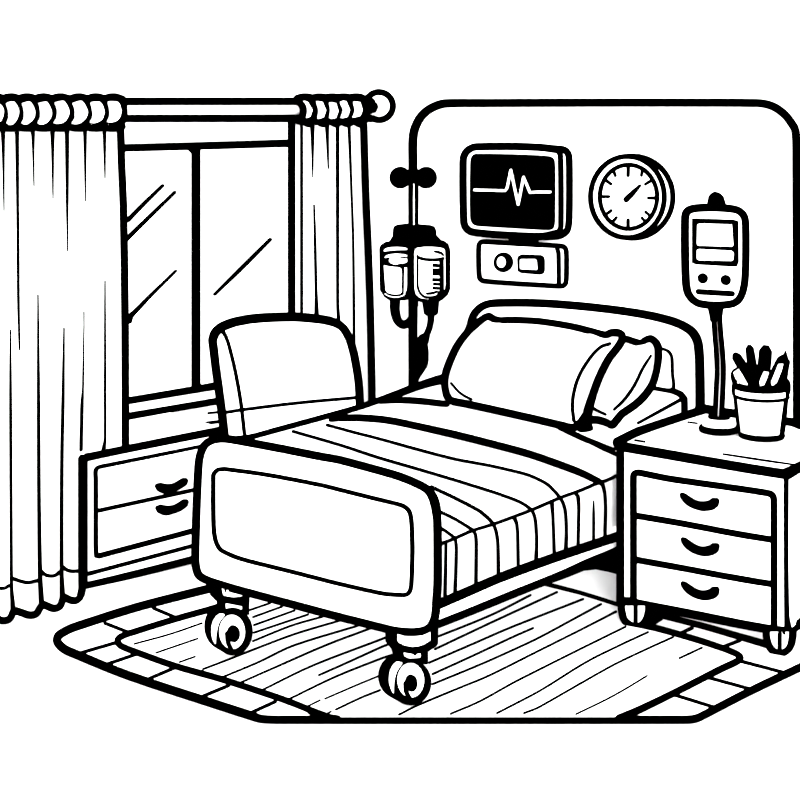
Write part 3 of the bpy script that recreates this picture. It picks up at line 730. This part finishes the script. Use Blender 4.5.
p.slab(NP, [(707.5,304),(724.5,304),(723,315),(721.6,322),(711.2,322),(710,315)], .03, 1, .02, sm=False)
p.build('neck', st)
bo = [(685.4,249),(685.4,221),(686.4,213.6),(690.6,209.6),(700,208),(718,207.8),(735,209.4),(742.6,213.8),(745.6,222.5),(746,249),(745.4,275),(743.6,289),(739.4,299),(731.6,304),(716,305.4),(700,303.8),(691.8,298.6),(687.4,290),(686,275)]
p = Part(); H = NP.off(.05)
p.slab(H, bo, .09, 0, 0); p.stroke(H, bo, 7.2, closed=True, d=.004, th=.02)
p.build('housing', st)
hs = st
p = Part(); p.slab(H, [(709.6,207),(709.8,200),(711.6,195.4),(717.4,192),(723,195.4),(725,200),(725.6,207)], .05, 1, -.01); p.build('top_knob', st, ('ink','ink'))
p = Part(); p.slab(H, [(692,218.6),(696,218.2),(734,219.6),(738.6,221),(739,262),(737,266.6),(733,266.8),(696,264.6),(692,263)], .012, 1, .006, sm=False)
p.slab(H, [(697.4,224.8),(700,223.6),(732,224.6),(731.8,224.8),(733.2,245.4),(731.6,246.6),(698,245.4),(697,244)], .004, 0, .008, sm=False)
p.slab(H, [(697,250.2),(699,249.2),(731.4,250.8),(733.6,252.6),(733.4,259),(732,260.8),(699,260.2),(697,258.6)], .004, 0, .008, sm=False)
p.build('screen', st)
for bx, by in ((703,278.4),(726,280.2)):
    p = Part(); p.slab(H, ell(bx, by, 5.3, 5.3, 24), .015, 1, .01, sm=False); p.build('button', st, ('ink','ink'))
p = Part(); p.stroke(H, [(698.6,291.8),(732.4,293.8)], 5, d=.006); p.build('speaker_slot', st, ('ink','ink'))

# ------------------------------------------------------------------ pot with pens
pc = TPu.hit(761.6,438); px = pc.y/FP
def pot_r(v): return None
pot = thing('pen_pot', pc, 'white tapered pot full of pens on the nightstand', 'pot')
zrim = pc.z + (438-388)*px*.98; 
p = Part(); R0_, R1_ = 20.6*px, 25*px; hgt = zrim-pc.z
p.lathe(pc, [(R0_-.012,0),(R0_,.006),(R1_,hgt-.03),(R1_+.006,hgt-.03),(R1_+.006,hgt),(R1_-.008,hgt)], 0, 48, capt=False)
p.lathe(pc, [(R1_-.008,hgt),(R1_-.012,hgt-.01),(R0_-.02,.02)], 1, 48, capb=False)
p.ring(pc+V((0,0,.015)), R0_-.004, 3.7*px, 1)
p.ring(pc+V((0,0,hgt-.03)), R1_+.003, 2.1*px, 1)
p.ring(pc+V((0,0,hgt+.004)), R1_-.002, 2.4*px, 1)
PC = Plane(pc, (-pc.x,-pc.y,0)).off(.012)
p.line(PC, [(735,378),(734.6,391),(736.6,397),(738.6,415),(740.8,430)], [4,6,6.4,6.6,6.6], lift=0)
p.line(PC.off(.03), [(787.6,381),(787.6,390),(785.4,396),(783.6,414),(782,429),(781,434)], [4,6,6.4,6.6,6.6,6.4], lift=0)
p.stroke(PC, [(738,369),(734,371.6),(732.4,376),(733.6,381),(735,385)], 3.6); p.stroke(PC, [(784.6,379.4),(788,383.6),(788.4,389),(786.6,393)], 4.2)
p.build('body', pot)
pens = [([(736.2,356.4),(742,366),(751,386)],[10,11,11],[(733.6,373),(738.4,369.6),(742.6,376),(747.6,385),(741,383.6),(736,379)],.03,'black pen leaning left in the pot'),
        ([(749.6,348.4),(751.5,362),(755,386)],[9,10,11],None,.0,'slim upright black pen second from left in the pot'),
        ([(765.6,350.6),(764.4,364),(761,386)],[13.4,14,14],[(764,372),(768.6,373),(766.6,379),(764,385),(760.4,386),(759.6,382.5),(761.4,377)],.02,'thickest black pen standing in the middle of the pot'),
        ([(782.4,359.4),(778.4,370),(770.5,388)],[11,13.5,14],[(778.4,364.8),(783,364.6),(781.4,371),(776.4,383),(772.2,385.8),(771.2,382.6),(774.6,374)],.035,'black pointed pen leaning right in the pot')]
for pts, w_, wt, dd, lab in pens:
    pp_ = PC.off(dd-.03); p = Part()
    P = smooth([(a, b, w) for (a, b), w in zip(pts, w_)])
    u0, v0 = pts[-1]
    P3 = [pp_.hit(a, b) for a, b, _ in P]+[pp_.hit(u0+(762-u0)*.3, 405), pp_.hit(u0+(762-u0)*.5, 424)]
    R3 = [x/2*q.y/FP for (_, _, x), q in zip(P, P3)]+[w_[-1]/2*px]*2
    p.tube(P3, R3, 1, ns=16)
    if 'pointed' in lab: p.slab(pp_, [(781,358),(784.4,352),(785.6,350),(787,353),(789,360)], .01, 1, 0, sm=False); p.stroke(pp_, [(788,362),(786,370),(783.6,384)], [4,5,6], d=.01)
    if wt: p.slab(pp_, wt, .02, 0, .045, sm=False)
    tag(p.build('pen', None, ('enamel','ink')), lab, 'pen', 'pens in the pot')

# ------------------------------------------------------------------ wall monitor
mc = B.hit(520,280)
wm = thing('wall_monitor', mc, 'heart rate monitor with black screen on the back wall above the pillows', 'monitor')
mo = [(463,192),(463,162),(464,155.6),(468,150),(476,146.8),(510,146.4),(540,147.6),(560,149),(566,151),(569,157),(569.4,180),(569.2,215),(568,228),(564,233.6),(556,236.4),(530,236.6),(500,234.8),(474,232.4),(467,229),(463.8,222)]
p = Part(); p.slab(B, mo, .08, 0, .08); p.stroke(B, mo, 6.4, closed=True, d=.082, th=.004)
p.slab(B, [(463,192),(463,162),(464,155.6),(468,150),(476,146.8),(510,146.4),(540,147.6),(555,149.6),(560,154),(560.6,180),(560.6,228),(557,234),(550,236),(530,236),(500,234.8),(474,232.4),(467,229),(463.8,222)], .012, 0, .092)
p.stroke(B, [(557,150),(560,155),(560.6,180),(560.6,226),(558,233)], 4.6, d=.095, th=.012)
p.stroke(B, [(558,233),(540,236.4),(500,234.8),(474,232.4),(467,229),(463.8,222),(463,192),(463,162),(464,155.6),(468,150),(476,146.8),(510,146.4),(540,147.4),(557,149.6)], 7, d=.095, th=.012)
p.build('housing', wm)
p = Part(); p.slab(B, zz(440,120,5,[(148,350),(150,215),(157,182),(180,168),(350,170),(520,177),(560,186),(574,210),(576,300),(575,500),(568,540),(545,551),(480,549),(200,532),(165,522),(150,490)]), .01, 1, .100)
p.stroke(B, [(474.4,189.9),(504.5,190.6),(507,188)], 2.7, 0, d=.104)
p.stroke(B, [(507,188),(510.7,169.9),(518.1,204.6),(523.4,177),(530,192.6),(535,192),(550,192)], 2.7, 0, d=.104, sm=False)
p.build('screen', wm)
p = Part(); p.slab(B, [(508,234),(536,234),(536,246),(508.6,243.6)], .05, 1, .07, sm=False); p.build('bracket', wm, ('ink','ink'))
bx_ = [(478.6,260),(478.8,246),(480.6,242.6),(485,241.8),(520,243.8),(560,246),(565,248),(566.4,254),(566.4,275),(565.6,283),(562,286),(550,285.6),(510,283.2),(484,281),(479.4,277)]
p = Part(); p.slab(B, bx_, .06, 0, .06); p.stroke(B, bx_, 4.6, closed=True, d=.062, th=.004)
p.stroke(B, [(557,248.6),(558.4,254),(558.8,284)], 3.8, d=.066, th=.01)
cb = p.build('control_box', wm)
p = Part(); p.slab(B, ell(503,262.4,9.7,10,36), .02, 1, .075, sm=False); p.slab(B, ell(501.2,262.2,4.2,5.4,24), .01, 0, .079, sm=False); p.build('knob', cb)
p = Part(); p.slab(B, zz(440,120,5,[(385,695),(390,680),(405,672),(500,675),(517,684),(522,700),(522,755),(515,770),(500,774),(405,766),(388,756)]), .02, 1, .075, sm=False)
p.slab(B, zz(440,120,5,[(400,700),(405,696),(474,696),(482,702),(486,745),(482,749),(404,745),(400,740)]), .01, 0, .079, sm=False); p.build('display_button', cb)

# ------------------------------------------------------------------ clock
ck = thing('wall_clock', B.hit(630,240), 'round white wall clock right of the heart monitor', 'clock')
p = Part(); p.slab(B, ell(633.2,197,39.6,40.8,64), .03, 0, .03, sm=False); p.stroke(B, ell(633,197.1,39.8,40.9,48), 4.8, closed=True, d=.032, th=.004)
p.slab(B, ell(627.3,197,36.4,40.4,64), .04, 0, .05, sm=False); p.stroke(B, ell(627.4,197,36.8,40.6,48), 4.7, closed=True, d=.052, th=.004)
p.build('case', ck)
p = Part(); p.slab(B, ell(628.4,196.8,30,33.4,64), .01, 0, .056, sm=False); p.stroke(B, ell(628.4,196.8,28.6,32,48), 3.8, closed=True, d=.060)
for a, b, w_ in (((628.2,165),(628,175.4),3),((642,170),(641.4,175.4),2.4),((651,180.6),(645.4,184.2),2.6),((656.6,198),(648.6,198),2.8),((649,215),(645.6,212),2.4),((645.4,221.6),(641.8,218),2.4),((628,229),(628,220),3),
                 ((612.6,221.8),(616.2,217.8),2.6),((605.8,214.6),(611,210.6),2.6),((600,196.6),(608.6,196.6),2.6),((605,179.6),(610.8,184),2.6),((613.2,169.6),(615.2,175.6),2.6)): p.stroke(B, [a, b], w_, d=.060)
dial = p.build('dial', ck)
p = Part(); p.stroke(B, [(626.2,199.4),(633,192.6),(639.8,185.6)], [5.4,4.6,2.2], d=.066); p.build('clock_hand', ck, ('ink','ink'))

# ------------------------------------------------------------------ drip stand
IY = 8.15
IV = Plane((0, IY, 0), (0,-1,0)); ipx = IY/FP
ib = IV.hit(413, 400); ib.z = 0
iv = thing('drip_stand', ib, 'black drip stand with twin round hooks by the back wall', 'drip stand')
p = Part()
top = IV.hit(413.6,170)
p.tube([V((ib.x, IY, .05)), IV.hit(413,306)], 4.2*ipx, 1)
p.tube([IV.hit(413.2,306), top], 5.2*ipx, 1)
p.stroke(IV, [(413.8,177),(413.9,200),(413.9,240)], [.5,1.7,1.2], 0, d=5.4*ipx, th=.01)
p.build('pole', iv)
p = Part()
for u in (400, 426):
    c = IV.hit(u+.2, 177.6); r = 11.2*ipx
    p.lathe(c, [(max(.001, r*math.sin(math.pi*i/12)), -r*math.cos(math.pi*i/12)) for i in range(13)], 1, 28)
p.tube([IV.hit(400,177.6), IV.hit(426,177.6)], 8*ipx, 1); p.build('hook_bar', iv, ('ink','ink'), True)
p = Part(); p.slab(IV, zz(360,140,6.667,[(218,600),(225,582),(250,570),(318,563),(400,568),(470,573),(500,584),(512,610),(512,640),(560,690),(540,735),(190,735),(170,695),(195,680),(215,650)]), .07, 1, .035, sm=False)
p.build('bag_holder', iv, ('ink','ink'))
p = Part()
for k in range(5):
    a = 2*math.pi*k/5+.3; e = ib+V((math.cos(a)*.24, math.sin(a)*.24, .03)); p.tube([ib+V((0,0,.07)), e], .012, 1)
    p.lathe(e-V((0,0,.03)), [(.012,0),(.02,.01),(.02,.03),(.012,.04)], 1, 12)
p.build('wheeled_base', iv, ('ink','ink'))
Z8 = lambda q: zz(380,220,10,q)
G = IV.off(.06)
p = Part()
p.slab(G, [(379,249),(380.6,246),(386,242.6),(410,242),(411,299),(405,300.6),(389,300.4),(384,297),(379.6,290)], .07, 1, 0, sm=False)
for q in ([(38,302),(60,285),(100,274),(180,271),(250,278),(272,287),(268,297),(160,300),(80,308),(42,314)],
          [(45,378),(60,360),(90,346),(160,338),(240,344),(270,355),(268,366),(210,362),(182,365),(184,374),(220,384),(270,390),(270,418),(245,430),(190,434),(165,446),(140,444),(105,428),(90,408),(95,390),(110,380),(100,373),(75,374)],
          [(40,455),(80,464),(130,470),(195,476),(213,492),(216,520),(215,720),(200,738),(160,742),(110,738),(75,725),(58,705),(50,600)],
          [(246,475),(268,478),(268,660),(262,705),(248,728),(240,740),(242,700)]): p.slab(G, Z8(q), .005, 0, .004, sm=False)
p.stroke(G, [(385,293.8),(389,296.2),(396,297.2),(402,296),(405,294)], 1.0, 0, d=.004)
p.line(G.off(-.03), [(395,300),(394.8,308),(396,316),(398.6,321.6),(403,324.6),(408,323),(411,319)], [10,9.6,9,8.4,8.4,8,7], lift=0)
lb = tag(p.build('drip_bag', None), 'left drip bag hanging on the stand, clear fluid without scale marks', 'drip bag')
p = Part()
p.slab(G, [(410,243),(412,240.6),(444,241.4),(449,245),(450.6,250),(450.4,289),(448,295),(443,299.6),(438,302.4),(423,303),(414,300),(411,297)], .07, 1, .002, sm=False)
p.slab(G, Z8([(344,400),(345,330),(352,298),(372,280),(440,271),(520,270),(600,278),(635,288),(647,304),(651,380),(653,640),(645,700),(620,745),(560,778),(480,792),(400,778),(362,745),(346,680)]), .005, 0, .006, sm=False)
p.stroke(G, Z8([(374,352),(376,450),(376,640),(388,705),(425,757),(480,775),(550,768),(600,745),(628,700)]), [1.2,1.6,1.6,1.8,2,2,2,2.4,2.6], d=.009)
p.stroke(G, Z8([(372,362),(400,380),(450,393),(520,398),(580,396),(632,384)]), [1.6,2.6,2.6,2.6,2.8,2.4], d=.009)
p.stroke(G, Z8([(548,316),(590,324),(622,338),(632,352)]), [1.6,2.4,2.2,1.6], d=.009)
p.slab(G, Z8([(588,402),(612,392),(628,378),(640,378),(642,700),(625,728),(590,745),(560,750),(596,700)]), .004, 1, .009, sm=False)
for y, x0, w_ in ((452,522,3),(520,522,6.6),(596,520,2.8),(640,528,2.2),(680,522,2.4)): p.stroke(G, Z8([(x0,y),(605,y+(4 if w_<4 else 0))]), w_, d=.009, cap=False)
p.slab(G, Z8([(590,418),(590,440),(560,430)]), .004, 0, .0095, sm=False)
p.stroke(G, Z8([(470,737),(520,732),(575,716)]), [1.8,2.2,1.6], d=.009)
p.slab(G, zz(360,240,6.667,[(412,405),(530,405),(522,490),(505,505),(445,508),(425,492)]), .04, 1, -.01, sm=False)
p.line(G.off(-.03), [(431,314),(430.8,320),(429.6,327),(427,334),(424.6,342)], [7,6.4,6.2,6.4,8], lift=0)
p.slab(G.off(-.03), [(412,340),(417.7,338.2),(420,335.4),(423.4,333.8),(426.6,336),(427.8,343),(429,351),(429,360),(427.6,367),(424,372),(420,378),(416.6,386),(412,386)], .03, 1, 0, sm=False)
tag(p.build('drip_bag', None), 'right drip bag in front of the stand, with black scale marks and tube', 'drip bag')
